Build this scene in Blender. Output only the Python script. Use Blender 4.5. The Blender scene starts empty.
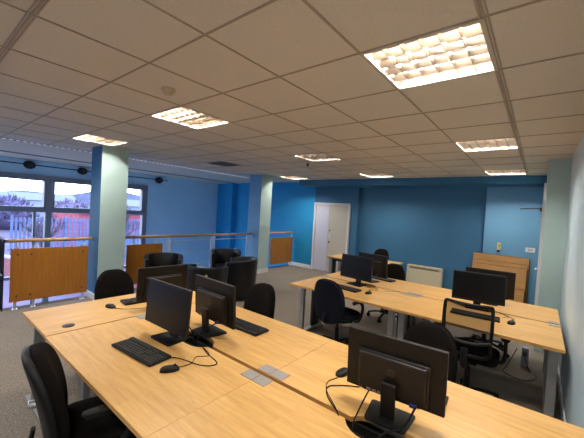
import bpy, bmesh, math, random
from mathutils import Vector, Matrix
random.seed(7)
C = bpy.context.scene.collection
PI = math.pi
rad = math.radians

# ------------------------------------------------------------------ materials
def lin(c):
    f = lambda v: v/12.92 if v <= .04045 else ((v+.055)/1.055)**2.4
    return (f(c[0]/255), f(c[1]/255), f(c[2]/255), 1)

def new_mat(name):
    m = bpy.data.materials.new(name); m.use_nodes = True
    nt = m.node_tree
    return m, nt, nt.nodes['Principled BSDF']

def N(nt, typ, **kw):
    n = nt.nodes.new(typ)
    for k, v in kw.items():
        if k in n.inputs: n.inputs[k].default_value = v
        else: setattr(n, k, v)
    return n

def mat(name, col, rough=.5, metal=0., noise=.0, nscale=20., bump=0., bscale=200., spec=.5, stretch=None, col2=None):
    m, nt, b = new_mat(name)
    b.inputs['Roughness'].default_value = rough
    b.inputs['Metallic'].default_value = metal
    b.inputs['Specular IOR Level'].default_value = spec
    c = lin(col)
    tc = N(nt, 'ShaderNodeTexCoord')
    src = tc.outputs['Object']
    if stretch:
        mp = N(nt, 'ShaderNodeMapping'); mp.inputs['Scale'].default_value = stretch
        nt.links.new(src, mp.inputs['Vector']); src = mp.outputs['Vector']
    nz = N(nt, 'ShaderNodeTexNoise', Scale=nscale, Detail=4.)
    nt.links.new(src, nz.inputs['Vector'])
    rp = N(nt, 'ShaderNodeValToRGB')
    d = noise if noise else .02
    a = lin(col2) if col2 else tuple(max(0, v*(1-d)) for v in c[:3])+(1,)
    e = tuple(min(1, v*(1+d)) for v in c[:3])+(1,)
    rp.color_ramp.elements[0].color = a; rp.color_ramp.elements[1].color = e
    rp.color_ramp.elements[0].position = .3; rp.color_ramp.elements[1].position = .7
    nt.links.new(nz.outputs['Fac'], rp.inputs['Fac'])
    nt.links.new(rp.outputs['Color'], b.inputs['Base Color'])
    if bump:
        n2 = N(nt, 'ShaderNodeTexNoise', Scale=bscale, Detail=2.)
        nt.links.new(tc.outputs['Object'], n2.inputs['Vector'])
        bp = N(nt, 'ShaderNodeBump', Strength=bump, Distance=.01)
        nt.links.new(n2.outputs['Fac'], bp.inputs['Height'])
        nt.links.new(bp.outputs['Normal'], b.inputs['Normal'])
    return m

def emit(name, col, s):
    m, nt, b = new_mat(name)
    b.inputs['Base Color'].default_value = (0.8, .8, .8, 1)
    b.inputs['Emission Color'].default_value = lin(col); b.inputs['Emission Strength'].default_value = s
    return m

def wood_mat(name, ca, cb, axis='x', rough=.35, planks=True):
    """beech laminate: fine grain stretched along one axis plus broad board-to-board tone changes"""
    m, nt, b = new_mat(name)
    b.inputs['Roughness'].default_value = rough
    b.inputs['Specular IOR Level'].default_value = .4
    tc = N(nt, 'ShaderNodeTexCoord')
    mp = N(nt, 'ShaderNodeMapping')
    s = {'x': (1.2, 14, 14), 'y': (14, 1.2, 14), 'z': (14, 14, 1.2)}[axis]
    mp.inputs['Scale'].default_value = s
    nt.links.new(tc.outputs['Object'], mp.inputs['Vector'])
    nz = N(nt, 'ShaderNodeTexNoise', Scale=2.4, Detail=6., Roughness=.65)
    nt.links.new(mp.outputs['Vector'], nz.inputs['Vector'])
    rp = N(nt, 'ShaderNodeValToRGB')
    rp.color_ramp.elements[0].color = lin(cb); rp.color_ramp.elements[1].color = lin(ca)
    rp.color_ramp.elements[0].position = .3; rp.color_ramp.elements[1].position = .65
    nt.links.new(nz.outputs['Fac'], rp.inputs['Fac'])
    out = rp.outputs['Color']
    if planks:
        mp2 = N(nt, 'ShaderNodeMapping')
        mp2.inputs['Scale'].default_value = {'x': (1, 1, 1), 'y': (1, 1, 1), 'z': (1, 1, 1)}[axis]
        if axis == 'y': mp2.inputs['Rotation'].default_value = (0, 0, PI/2)
        nt.links.new(tc.outputs['Object'], mp2.inputs['Vector'])
        br = N(nt, 'ShaderNodeTexBrick', Scale=1.)
        br.inputs['Color1'].default_value = (1, 1, 1, 1); br.inputs['Color2'].default_value = (.86, .84, .80, 1)
        br.inputs['Mortar'].default_value = (.93, .91, .88, 1); br.inputs['Mortar Size'].default_value = .0008
        br.inputs['Brick Width'].default_value = .42; br.inputs['Row Height'].default_value = .07
        nt.links.new(mp2.outputs['Vector'], br.inputs['Vector'])
        mx = N(nt, 'ShaderNodeMix', data_type='RGBA', blend_type='MULTIPLY'); mx.inputs[0].default_value = .75
        nt.links.new(out, mx.inputs[6]); nt.links.new(br.outputs['Color'], mx.inputs[7])
        out = mx.outputs[2]
    nt.links.new(out, b.inputs['Base Color'])
    return m

def carpet_mat():
    m, nt, b = new_mat('carpet')
    b.inputs['Roughness'].default_value = .95; b.inputs['Specular IOR Level'].default_value = .1
    tc = N(nt, 'ShaderNodeTexCoord')
    n1 = N(nt, 'ShaderNodeTexNoise', Scale=60., Detail=5., Roughness=.8)
    n2 = N(nt, 'ShaderNodeTexNoise', Scale=3., Detail=3.)
    for n in (n1, n2): nt.links.new(tc.outputs['Object'], n.inputs['Vector'])
    r1 = N(nt, 'ShaderNodeValToRGB')
    r1.color_ramp.elements[0].color = lin((92, 86, 80)); r1.color_ramp.elements[1].color = lin((166, 156, 144))
    r1.color_ramp.elements[0].position = .32; r1.color_ramp.elements[1].position = .68
    nt.links.new(n1.outputs['Fac'], r1.inputs['Fac'])
    r2 = N(nt, 'ShaderNodeValToRGB')
    r2.color_ramp.elements[0].color = (.8, .8, .8, 1); r2.color_ramp.elements[1].color = (1, 1, 1, 1)
    nt.links.new(n2.outputs['Fac'], r2.inputs['Fac'])
    mx = N(nt, 'ShaderNodeMix', data_type='RGBA', blend_type='MULTIPLY'); mx.inputs[0].default_value = 1
    nt.links.new(r1.outputs['Color'], mx.inputs[6]); nt.links.new(r2.outputs['Color'], mx.inputs[7])
    nt.links.new(mx.outputs[2], b.inputs['Base Color'])
    bp = N(nt, 'ShaderNodeBump', Strength=.5, Distance=.01)
    nt.links.new(n1.outputs['Fac'], bp.inputs['Height']); nt.links.new(bp.outputs['Normal'], b.inputs['Normal'])
    return m

M = {}
M['ceiling'] = mat('ceiling_tile', (214, 206, 192), .9, noise=.05, nscale=90, bump=.15, bscale=350, spec=.1)
M['tbar'] = mat('ceiling_grid_bar', (170, 158, 140), .6)
M['carpet'] = carpet_mat()
M['blue'] = mat('blue_wall_paint', (108, 160, 198), .55, noise=.03, nscale=2, spec=.3)
M['blue_light'] = mat('light_blue_wall_paint', (188, 222, 244), .55, noise=.03, nscale=2, spec=.3)
M['blue_deep'] = mat('deep_blue_wall_paint', (40, 150, 208), .6, noise=.03, nscale=2, spec=.3)
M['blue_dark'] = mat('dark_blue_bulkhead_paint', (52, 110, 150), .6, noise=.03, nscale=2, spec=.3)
M['blue_back'] = mat('back_wall_blue_paint', (64, 116, 154), .6, noise=.04, nscale=1.5, spec=.3)
M['pale'] = mat('pale_green_grey_paint', (174, 200, 198), .5, noise=.03, nscale=3, spec=.35)
M['pale_wall'] = mat('pale_blue_grey_wall_paint', (200, 222, 234), .45, noise=.03, nscale=3, spec=.35)
M['white'] = mat('white_gloss_paint', (226, 226, 228), .35, noise=.02)
M['door_cream'] = mat('cream_door_paint', (202, 196, 182), .45, noise=.03)
M['door_lilac'] = mat('pale_lilac_door_paint', (206, 208, 226), .45, noise=.03)
M['beech'] = wood_mat('beech_desktop', (222, 180, 114), (198, 150, 86), 'x')
M['beech_y'] = wood_mat('beech_desktop_crosswise', (222, 180, 114), (198, 150, 86), 'y')
M['beech_edge'] = wood_mat('beech_edge', (212, 160, 92), (190, 136, 72), 'x', planks=False)
M['rail_wood'] = wood_mat('handrail_wood', (214, 176, 128), (176, 134, 88), 'y', planks=False)
M['panel_wood'] = wood_mat('oak_veneer_panel', (178, 118, 44), (160, 100, 34), 'z', .4, planks=False)
M['board'] = wood_mat('stored_board', (194, 148, 94), (170, 124, 74), 'x', .5, planks=False)
M['board_edge'] = mat('board_edge_dark', (90, 62, 40), .7, noise=.3, nscale=60)
M['silver'] = mat('silver_powder_coat', (168, 168, 166), .4, .55, noise=.04)
M['plate'] = mat('grey_cover_plate', (156, 152, 150), .45, .2)
M['steel'] = mat('brushed_steel', (214, 220, 228), .35, .4)
M['chrome'] = mat('chrome', (220, 220, 222), .15, 1.)
M['fabric'] = mat('black_woven_fabric', (22, 18, 16), .95, noise=.35, nscale=400, bump=.4, bscale=600, spec=.1)
M['fabric_navy'] = mat('blue_black_woven_fabric', (26, 28, 38), .95, noise=.35, nscale=400, bump=.4, bscale=600, spec=.1)
M['plastic'] = mat('black_plastic', (15, 14, 14), .5, spec=.3)
M['plastic_grey'] = mat('charcoal_plastic', (46, 42, 40), .45, spec=.4)
M['housing'] = mat('monitor_casing', (26, 21, 18), .5, spec=.3, bump=.05, bscale=900)
M['housing_bump'] = mat('monitor_back_cover', (30, 24, 20), .45, spec=.35)
M['screen'] = mat('dark_screen', (14, 14, 17), .32, spec=.22)
M['key'] = mat('keycap_plastic', (40, 38, 38), .5, spec=.4)
M['rubber'] = mat('rubber', (14, 14, 14), .8, spec=.2)
M['leather'] = mat('black_leather', (14, 14, 16), .33, bump=.2, bscale=120, spec=.5)
M['piping'] = mat('grey_piping', (120, 124, 132), .6)
M['seat_glint'] = mat('blue_grey_seat_highlight', (88, 120, 148), .8)  # colour of the painted highlight on the armchair seat
M['alu'] = mat('mirror_aluminium', (128, 114, 100), .3, .85)
M['tray'] = mat('white_enamel_tray', (190, 184, 172), .5)
M['tray_in'] = mat('reflector_tray', (120, 112, 104), .4, .5)
M['slot'] = emit('glowing_slot_blades', (225, 230, 255), .75)  # weak glow put into the louvre blades for the ceiling strip's sparkle
M['off'] = mat('grey_louvre', (118, 110, 100), .35, .6)
M['tube'] = emit('fluorescent_tube', (255, 248, 232), 1.6)
M['dim_tube'] = emit('dim_fluorescent_tube', (255, 240, 215), 1.2)
M['frame'] = mat('grey_window_frame', (128, 130, 140), .5, .1)
M['black_metal'] = mat('black_metal', (20, 22, 26), .5, .3)
M['heater'] = mat('cream_heater_enamel', (214, 204, 176), .4)
M['grille_dark'] = mat('heater_grille', (110, 104, 90), .5)
M['yellow'] = mat('pale_yellow_plastic', (222, 200, 130), .5)
M['tag_yellow'] = mat('yellow_tag_card', (214, 188, 110), .6)
M['smoke'] = mat('aged_white_plastic', (196, 178, 146), .5)
M['brown_dark'] = mat('dark_bronze', (70, 52, 42), .5, .3)

# ------------------------------------------------------------------ mesh helpers
def B(): return bmesh.new()

def box(bm, c, s, rz=0., rx=0., bev=0., ry=0.):
    r = bmesh.ops.create_cube(bm, size=1.)
    vs = r['verts']
    bmesh.ops.scale(bm, vec=s, verts=vs)
    if bev:
        es = list({e for v in vs for e in v.link_edges})
        g = bmesh.ops.bevel(bm, geom=es, offset=bev, segments=2, affect='EDGES', profile=.5)
        vs = list({v for f in g['faces'] for v in f.verts} | {v for v in vs if v.is_valid})
    mt = Matrix.Translation(c) @ Matrix.Rotation(rz, 4, 'Z') @ Matrix.Rotation(ry, 4, 'Y') @ Matrix.Rotation(rx, 4, 'X')
    bmesh.ops.transform(bm, matrix=mt, verts=vs)
    return bm

def cyl(bm, a, b, r, r2=None, seg=16, cap=True):
    a, b = Vector(a), Vector(b); d = b-a
    q = Vector((0, 0, 1)).rotation_difference(d)
    mt = Matrix.Translation((a+b)/2) @ q.to_matrix().to_4x4()
    bmesh.ops.create_cone(bm, cap_ends=cap, segments=seg, radius1=r, radius2=r if r2 is None else r2, depth=d.length, matrix=mt)
    return bm

def sphere(bm, c, r, s=(1, 1, 1), u=16, v=10):
    mt = Matrix.Translation(c) @ Matrix.Diagonal((s[0], s[1], s[2], 1))
    bmesh.ops.create_uvsphere(bm, u_segments=u, v_segments=v, radius=r, matrix=mt)
    return bm

def smooth_path(pts, n=6):
    P = [Vector(p) for p in pts]
    P = [P[0]*2-P[1]] + P + [P[-1]*2-P[-2]]
    out = []
    for i in range(1, len(P)-2):
        for k in range(n):
            t = k/n; a, b, c, d = P[i-1:i+3]
            out.append(.5*((2*b)+(c-a)*t+(2*a-5*b+4*c-d)*t*t+(3*b-a-3*c+d)*t**3))
    out.append(P[-2])
    return out

def tube(bm, pts, r, n=6, seg=8, smooth=True, flat=1.):
    P = smooth_path(pts, n) if smooth else [Vector(p) for p in pts]
    rings = []; up = Vector((0, 0, 1))
    nrm = None
    for i, p in enumerate(P):
        t = (P[min(i+1, len(P)-1)]-P[max(i-1, 0)]).normalized()
        if nrm is None:
            nrm = t.cross(up)
            if nrm.length < .1: nrm = t.cross(Vector((1, 0, 0)))
            nrm.normalize()
        nrm = (nrm - t*nrm.dot(t)).normalized()
        bn = t.cross(nrm)
        rings.append([bm.verts.new(p+nrm*(r*math.cos(2*PI*k/seg))+bn*(r*flat*math.sin(2*PI*k/seg))) for k in range(seg)])
    for a, b in zip(rings, rings[1:]):
        for k in range(seg):
            bm.faces.new((a[k], a[(k+1) % seg], b[(k+1) % seg], b[k]))
    bm.faces.new(rings[0][::-1]); bm.faces.new(rings[-1])
    return bm

def prism(bm, outline, z0, z1):
    """closed outline [(x,y)] extruded along z"""
    lo = [bm.verts.new((x, y, z0)) for x, y in outline]; hi = [bm.verts.new((x, y, z1)) for x, y in outline]
    n = len(outline)
    bm.faces.new(lo[::-1]); bm.faces.new(hi)
    for k in range(n): bm.faces.new((lo[k], lo[(k+1) % n], hi[(k+1) % n], hi[k]))
    return bm

def pillow(bm, W, H, T, wfun=None, curve=None, nu=22, nv=20, pe=4., pt=3.5, mt=None):
    """soft cushion in the xz plane (width along x, height along z, thickness along y)"""
    sgn = lambda v: (v > 0)-(v < 0)
    grid = {}
    for side in (0, 1):
        for i in range(nv+1):
            a = -PI/2+PI*i/nv; s = math.sin(a)
            for j in range(nu+1):
                b = -PI/2+PI*j/nu; t = math.sin(b)
                wr = (1-min(1, abs(s))**pe)**(1/pe)
                w = (wfun(s) if wfun else 1.)*W/2*wr
                x = w*t; z = s*H/2
                th = T/2*(max(0, 1-abs(t)**pt)**(1/pt))*(max(0, 1-abs(s)**pt)**(1/pt))
                y = th if side else -th
                c = curve(x, z) if curve else 0.
                grid[side, i, j] = bm.verts.new(Vector((x, y+c, z)) if mt is None else mt @ Vector((x, y+c, z)))
    for side in (0, 1):
        for i in range(nv):
            for j in range(nu):
                q = [grid[side, i, j], grid[side, i, j+1], grid[side, i+1, j+1], grid[side, i+1, j]]
                bm.faces.new(q if not side else q[::-1])
    bmesh.ops.remove_doubles(bm, verts=[v for v in grid.values()], dist=1e-5)
    return bm

def obj(name, bm, m, parent=None, smooth=None, loc=None, rz=0.):
    me = bpy.data.meshes.new(name)
    bmesh.ops.recalc_face_normals(bm, faces=bm.faces)
    if smooth is not None:
        for f in bm.faces: f.smooth = True
        for e in bm.edges:
            if len(e.link_faces) == 2 and e.calc_face_angle(0) > rad(smooth): e.smooth = False
    bm.to_mesh(me); bm.free()
    me.materials.append(M[m] if isinstance(m, str) else m)
    o = bpy.data.objects.new(name, me); C.objects.link(o)
    if parent is not None: o.parent = parent
    if loc is not None: o.location = loc
    if rz: o.rotation_euler = (0, 0, rz)
    return o

def thing(name, label, cat, loc=(0, 0, 0), rz=0., group=None):
    o = bpy.data.objects.new(name, None); C.objects.link(o)
    o.empty_display_size = .1
    o.location = loc; o.rotation_euler = (0, 0, rz)
    return tag(o, label, cat, group)

def tag(o, label, cat, group=None):
    o['label'] = label; o['category'] = cat
    if group: o['group'] = group
    return o

def struct(name, bm, m, smooth=None):
    o = obj(name, bm, m, smooth=smooth); o['kind'] = 'structure'; return o

def copy_tree(o, parent=None):
    c = o.copy(); C.objects.link(c)
    if parent is not None: c.parent = parent
    for ch in list(o.children): copy_tree(ch, c)
    return c

def place(proto, used, loc, rz, label, group=None):
    o = proto if not used else copy_tree(proto)
    o.location = loc; o.rotation_euler = (0, 0, rz); o['label'] = label
    if group: o['group'] = group
    return o

def local(loc, rz, pts):
    mt = (Matrix.Translation(loc) @ Matrix.Rotation(rz, 4, 'Z')).inverted()
    return [mt @ Vector(p) for p in pts]

# ------------------------------------------------------------------ room shell
ZC = 2.636                      # ceiling height
XW, XR, YB = -9.45, 1.12, 6.2   # window wall, right wall, back wall
YN = -5.6                       # wall behind the camera
XE = -5.4                       # edge of the floor, open to below beyond it
ZL = -3.0                       # lower floor

bm = B(); box(bm, ((XE+XR)/2, (YN+6.6)/2, -.15), (XR-XE, 6.6-YN, .3)); fl = struct('floor', bm, 'carpet')
bm = B(); box(bm, ((XW+XE)/2, (YN+6.6)/2, ZL-.1), (XE-XW+.2, 6.6-YN, .2)); struct('floor_lower', bm, 'carpet')
bm = B(); box(bm, (XE+.1, (YN+6.6)/2, (ZL-.3)/2), (.1, 6.6-YN, -ZL-.3)); struct('wall_below', bm, 'blue_light')

# ceiling: 0.6 m tiles with real T bars, open where the light fittings sit
P = .6
lit = [(i, j) for i in (-8, -4, 0) for j in (-4, 0, 4, 8)]
i0, i1, j0, j1 = -16, 1, -9, 10
bm = B()
for i in range(i0, i1+1):
    for j in range(j0, j1+1):
        if (i, j) in lit: continue
        x0, x1 = max(XW, i*P), min(XR, i*P+P); y0, y1 = max(YN, j*P), min(6.6, j*P+P)
        if x1 <= x0 or y1 <= y0: continue
        bm.faces.new([bm.verts.new(v) for v in ((x0, y0, ZC), (x0, y1, ZC), (x1, y1, ZC), (x1, y0, ZC))])
struct('ceiling', bm, 'ceiling')
bm = B()
w = .011
for i in range(-9, i1+1):
    ww = .006
    box(bm, (i*P, (YN+6.5)/2, ZC-.002), (ww*2, 6.5-YN, .005))
    box(bm, (i*P-ww-.002, (YN+6.5)/2, ZC-.0004), (.005, 6.5-YN, .0012)); 
for j in range(j0, j1+1):
    if j*P > YN: box(bm, ((-6.0+XR)/2, j*P, ZC-.002), (XR+6.0, .012, .005))
struct('trim_1', bm, mat('ceiling_grid_shadow', (168, 152, 132), .7))
# two wider main runners
bm = B()
for dx in (-.016, .016): box(bm, (P+dx, (YN+6.)/2, ZC-.003), (.008, 5.6-YN+.0, .006))
for dy in (-.016, .016): box(bm, ((-6.0+XR)/2, -2*P+dy, ZC-.003), (XR+6.0, .008, .006))
struct('trim_2', bm, 'tbar')

# back wall, in its stepped sections
zc0 = 2.45
def wallbox(name, x0, x1, y0, y1, z0, z1, m):
    b_ = B(); box(b_, ((x0+x1)/2, (y0+y1)/2, (z0+z1)/2), (x1-x0, y1-y0, z1-z0)); return struct(name, b_, m)
wallbox('wall_back', -4.47+1.15+.04, -3.08, 6.2, 6.7, 0, ZC, 'blue_back')
wallbox('wall_back_door_side', -6.9, -4.51, 6.2, 6.7, ZL, ZC, 'blue_deep')
wallbox('wall_back_over_door', -4.51, -3.28, 6.2, 6.7, 1.99, ZC, 'blue_back')
wallbox('light_block_behind_door', -4.6, -3.2, 6.3, 6.72, 0, 2.1, 'white')  # unseen box added to stop sky light leaking around the door leaves
wallbox('wall_back_middle', -3.08, -.09, 6.36, 6.7, 0, ZC, 'blue_back')
wallbox('wall_back_right', -.09, XR+.1, 6.2, 6.7, 0, ZC, 'blue')
wallbox('wall_back_far_left', XW-.1, -6.9, 6.42, 6.7, ZL, ZC, 'blue_deep')
wallbox('wall_back_pier', -8.74, -8.3, 6.2, 6.42, ZL, ZC, 'blue_deep')
wallbox('wall_back_pier_slim', -7.94, -7.45, 6.28, 6.42, ZL, ZC, 'blue_deep')
wallbox('wall_bulkhead', -4.75, .9, 5.67, 6.4, 2.478, ZC-.001, 'blue_dark')
# right wall and the boxed-out pillar
wallbox('wall_right', XR, XR+.2, YN, 3.9, 0, ZC, 'pale_wall')
wallbox('wall_right_pillar', .885, XR+.2, 3.9, 6.25, 0, ZC, 'pale')
wallbox('wall_front', XW-.1, XR+.2, YN-.2, YN, ZL, ZC, 'blue_light')
# skirtings
def skirting(name, x0, x1, y0, y1):
    b_ = B(); box(b_, ((x0+x1)/2, (y0+y1)/2, .055), (x1-x0, y1-y0, .11), bev=.004); return struct(name, b_, 'white')
skirting('baseboard_back', -5.4, -4.53, 6.184, 6.2)
skirting('baseboard_back_middle', -3.08, -.09, 6.344, 6.36)
skirting('baseboard_back_right', -.09, .885, 6.184, 6.2)
skirting('baseboard_right', XR-.016, XR, YN, 3.9)
skirting('baseboard_pillar', .869, .885, 3.9, 6.18)

# two square columns
for k, (y0, y1, nm) in enumerate(((.5, .93, 'left'), (4.33, 4.74, 'right'))):
    x0, x1 = -5.4, -4.95
    b_ = B(); box(b_, ((x0+x1)/2, (y0+y1)/2, ZC/2), (x1-x0, y1-y0, ZC))
    o = struct('wall_column_'+nm, b_, 'blue_dark' if k == 0 else 'blue')
    o.data.materials.append(M['pale'])
    for f in o.data.polygons:
        if f.normal.x > .5: f.material_index = 1
    b_ = B(); box(b_, ((x0+x1)/2, (y0+y1)/2, .055), (x1-x0+.03, y1-y0+.03, .11), bev=.004)
    struct('baseboard_column_'+nm, b_, 'white')
    # supports under the slab edge
    wallbox('wall_column_below_'+nm, x0, x1, y0, y1, ZL, -.3, 'blue_light')

# window wall: solid above the glass and beyond its right end
wallbox('wall_window_head', XW-.2, XW, YN, 6.5, 2.25, ZC, 'blue_light')
wallbox('wall_window_side', XW-.2, XW, 3.52, 6.5, ZL, 2.25, 'blue_light')
wallbox('wall_window_end', XW-.2, XW, YN, -4.4, ZL, 2.25, 'blue_light')
bm = B()
def wb(y0, y1, z0, z1, d=.1): box(bm, (XW+.0, (y0+y1)/2, (z0+z1)/2), (d, y1-y0, z1-z0))
wb(-4.4, 3.52, 2.16, 2.26, .14); wb(-4.4, 3.52, 1.30, 1.40, .12); wb(-4.4, 3.52, .52, .60, .1); wb(-4.4, 3.52, -.42, -.34, .1); wb(-4.4, 3.52, ZL, ZL+.12, .12)
for y in (-4.36, -1.68, 3.44): wb(y-.07, y+.07, ZL, 2.2, .14)
wb(.80, .93, ZL, 2.2, .16); wb(2.12, 2.2, ZL, 2.2, .14)
for y in (-2.95, -.56, .58): wb(y-.025, y+.025, ZL, 1.35, .1)
# opening-light sashes in the upper row
for y0, y1 in ((-1.6, .79), (.95, 2.11), (2.21, 3.36)):
    for a, b2, c, d in ((y0, y1, 2.12, 2.16), (y0, y1, 1.40, 1.44), (y0, y0+.035, 1.4, 2.16), (y1-.035, y1, 1.4, 2.16)): wb(a, b2, c, d, .17)
win = struct('window_1', bm, 'frame')
g, nt, b = new_mat('window_glass')
for n in list(nt.nodes):
    if n.type != 'OUTPUT_MATERIAL': nt.nodes.remove(n)
tr = N(nt, 'ShaderNodeBsdfTransparent'); tr.inputs[0].default_value = (.93, .95, 1, 1)
gl = N(nt, 'ShaderNodeBsdfGlossy', Roughness=.02); gl.inputs['Color'].default_value = (.9, .95, 1, 1)
mxs = N(nt, 'ShaderNodeMixShader'); mxs.inputs[0].default_value = .05
nt.links.new(tr.outputs[0], mxs.inputs[1]); nt.links.new(gl.outputs[0], mxs.inputs[2])
nt.links.new(mxs.outputs[0], nt.nodes['Material Output'].inputs[0])
bm = B(); bm.faces.new([bm.verts.new(v) for v in ((XW, -4.4, ZL), (XW, 3.5, ZL), (XW, 3.5, 2.2), (XW, -4.4, 2.2))])
pane = obj('glass', bm, g, win)

# door: double door in the back wall, narrow leaf on the left
bm = B()
for a in ((-4.49, -4.43), (-3.36, -3.30)): box(bm, ((a[0]+a[1])/2, 6.18, 1.0), (a[1]-a[0], .06, 2.0), bev=.004)
box(bm, (-3.895, 6.18, 1.985), (1.19, .06, .06), bev=.004)
dr = struct('door_1', bm, 'white')
bm = B(); box(bm, (-4.205, 6.205, .98), (.445, .04, 1.94), bev=.003); obj('narrow_leaf', bm, 'door_lilac', dr)
bm = B(); box(bm, (-3.67, 6.205, .98), (.615, .04, 1.94), bev=.003); lf = obj('wide_leaf', bm, 'door_cream', dr)
bm = B(); box(bm, (-3.92, 6.178, 1.05), (.04, .012, .16)); cyl(bm, (-3.92, 6.17, 1.08), (-3.92, 6.13, 1.08), .009); cyl(bm, (-3.92, 6.135, 1.08), (-3.81, 6.135, 1.08), .008)
obj('handle', bm, 'steel', lf)
bm = B(); cyl(bm, (-3.93, 6.186, .88), (-3.93, 6.172, .88), .025); obj('lock', bm, 'brown_dark', lf)
bm = B(); cyl(bm, (-3.93, 6.186, 1.22), (-3.93, 6.172, 1.22), .02); obj('lock', bm, 'brown_dark', lf)

# door at the right side of the pillar return, almost edge-on
bm = B()
box(bm, (.868, 5.2, 1.22), (.035, .07, 2.44)); box(bm, (.868, 4.25, 1.04), (.035, .07, 2.08)); box(bm, (.868, 4.72, 2.07), (.035, .95, .06))
d2 = struct('door_2', bm, 'white')
bm = B(); box(bm, (.876, 4.72, 1.02), (.02, .9, 2.02)); lf2 = obj('leaf', bm, 'white', d2)
bm = B(); cyl(bm, (.88, 5.05, 1.0), (.82, 5.05, 1.0), .011); cyl(bm, (.825, 5.05, 1.0), (.82, 4.93, 1.0), .010); obj('handle', bm, 'white', lf2)
bm = B(); box(bm, (.845, 4.95, 1.98), (.05, .2, .06)); tube(bm, [(.84, 4.95, 2.0), (.70, 4.98, 2.0), (.56, 5.02, 1.99)], .011, smooth=False); obj('closer', bm, 'plastic_grey', lf2)

# ------------------------------------------------------------------ ceiling lights
def make_light(tubemat, louvre, power):
    t = thing('ceiling_light', '', 'ceiling light')
    bm = B(); s = .3
    for a in (-1, 1):
        box(bm, (a*(s-.009), 0, -.002), (.018, .6, .012)); box(bm, (0, a*(s-.009), -.002), (.6, .018, .012))
    obj('frame', bm, 'tray', t)
    bm = B()
    for a in (-1, 1):
        box(bm, (a*.29, 0, .05), (.006, .58, .1)); box(bm, (0, a*.29, .05), (.58, .006, .1))
    box(bm, (0, 0, .102), (.59, .59, .006)); obj('tray', bm, 'tray_in', t)
    bm = B()
    for k in range(1, 6):   # cross blades
        x = -.282+.564*k/6
        box(bm, (x, 0, .022), (.004, .564, .04))
    for k in range(1, 5):   # wedge-shaped long blades
        y = -.282+.564*k/5
        vs = [bm.verts.new(v) for x in (-.282, .282) for v in ((x, y-.010, .042), (x, y+.010, .042), (x, y, .0))]
        bm.faces.new((vs[0], vs[1], vs[4], vs[3])); bm.faces.new((vs[1], vs[2], vs[5], vs[4])); bm.faces.new((vs[2], vs[0], vs[3], vs[5]))
    obj('louvre', bm, louvre, t)
    for k in range(4):
        y = -.21+.14*k
        bm = B(); cyl(bm, (-.27, y, .075), (.27, y, .075), .013, seg=10); tb = obj('tube', bm, tubemat, t, smooth=50)
        if power:
            ld = bpy.data.lights.new('tube_glow', 'AREA'); ld.shape = 'RECTANGLE'; ld.size = .53; ld.size_y = .024; ld.energy = power/4; ld.color = LCOL
            lo = bpy.data.objects.new('tube_glow', ld); C.objects.link(lo); lo.parent = tb; lo.location = (0, y, .060)
    return t
LCOL = (1.0, .925, .82)
PW = 62
on = make_light('tube', 'alu', PW); dim = make_light('dim_tube', 'alu', PW*.45); off = make_light('off', 'off', 0)
where = {(0, 0): 'nearest and largest square ceiling light, bright louvred panel overhead at right',
 (-4, 0): 'bright louvred ceiling light just behind the smoke detector, left of centre',
 (-8, 0): 'louvred ceiling light directly in front of the left pale column top',
 (0, 4): 'second louvred ceiling light behind the largest one, on the right',
 (-4, 4): 'half-dim speckled louvred ceiling light in the middle of the ceiling',
 (-8, 4): 'unlit dark grey louvred ceiling panel between the two columns',
 (0, 8): 'small far louvred ceiling light next to the bulkhead at right',
 (-4, 8): 'far louvred ceiling light near the bulkhead above the heater',
 (-8, 8): 'far louvred ceiling light beside the top of the right column',
 (0, -4): 'louvred ceiling light behind the viewpoint, near the right wall',
 (-4, -4): 'louvred ceiling light behind the viewpoint, over the middle of the room',
 (-8, -4): 'louvred ceiling light behind the viewpoint, near the railing'}
used = {'on': False, 'dim': False, 'off': False}
for (i, j) in lit:
    k = 'dim' if (i, j) == (-4, 4) else 'off' if (i, j) == (-8, 4) else 'on'
    pr = {'on': on, 'dim': dim, 'off': off}[k]
    place(pr, used[k], (i*P+.3, j*P+.3, ZC), 0, where[(i, j)], 'louvred lights set in the ceiling grid'); used[k] = True

# slotted ceiling louvre with glowing slats above the void and a dark track beyond them
def slot_grille(name, x, y0, y1, wd, label, m1, m2, cat):
    t = thing(name, label, cat, (x, (y0+y1)/2, ZC))
    L = y1-y0
    bm = B(); box(bm, (-wd/2, 0, -.006), (.012, L, .012)); box(bm, (wd/2, 0, -.006), (.012, L, .012)); obj('frame', bm, m1, t)
    bm = B(); n = int(L/.09)
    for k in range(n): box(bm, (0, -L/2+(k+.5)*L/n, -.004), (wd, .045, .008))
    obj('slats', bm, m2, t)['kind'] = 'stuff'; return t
slot_grille('glowing_louvre', -6.05, -3.4, 4.9, .11, 'long slotted, faintly glowing louvre running along the ceiling above the railing', 'plate', 'slot', 'grille')
bm = B(); box(bm, (-8.1, .8, ZC-.012), (.06, 10.5, .024), bev=.004)
tag(obj('ceiling_track', bm, 'frame'), 'thin dark track along the ceiling just inside the window wall', 'track')

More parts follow.
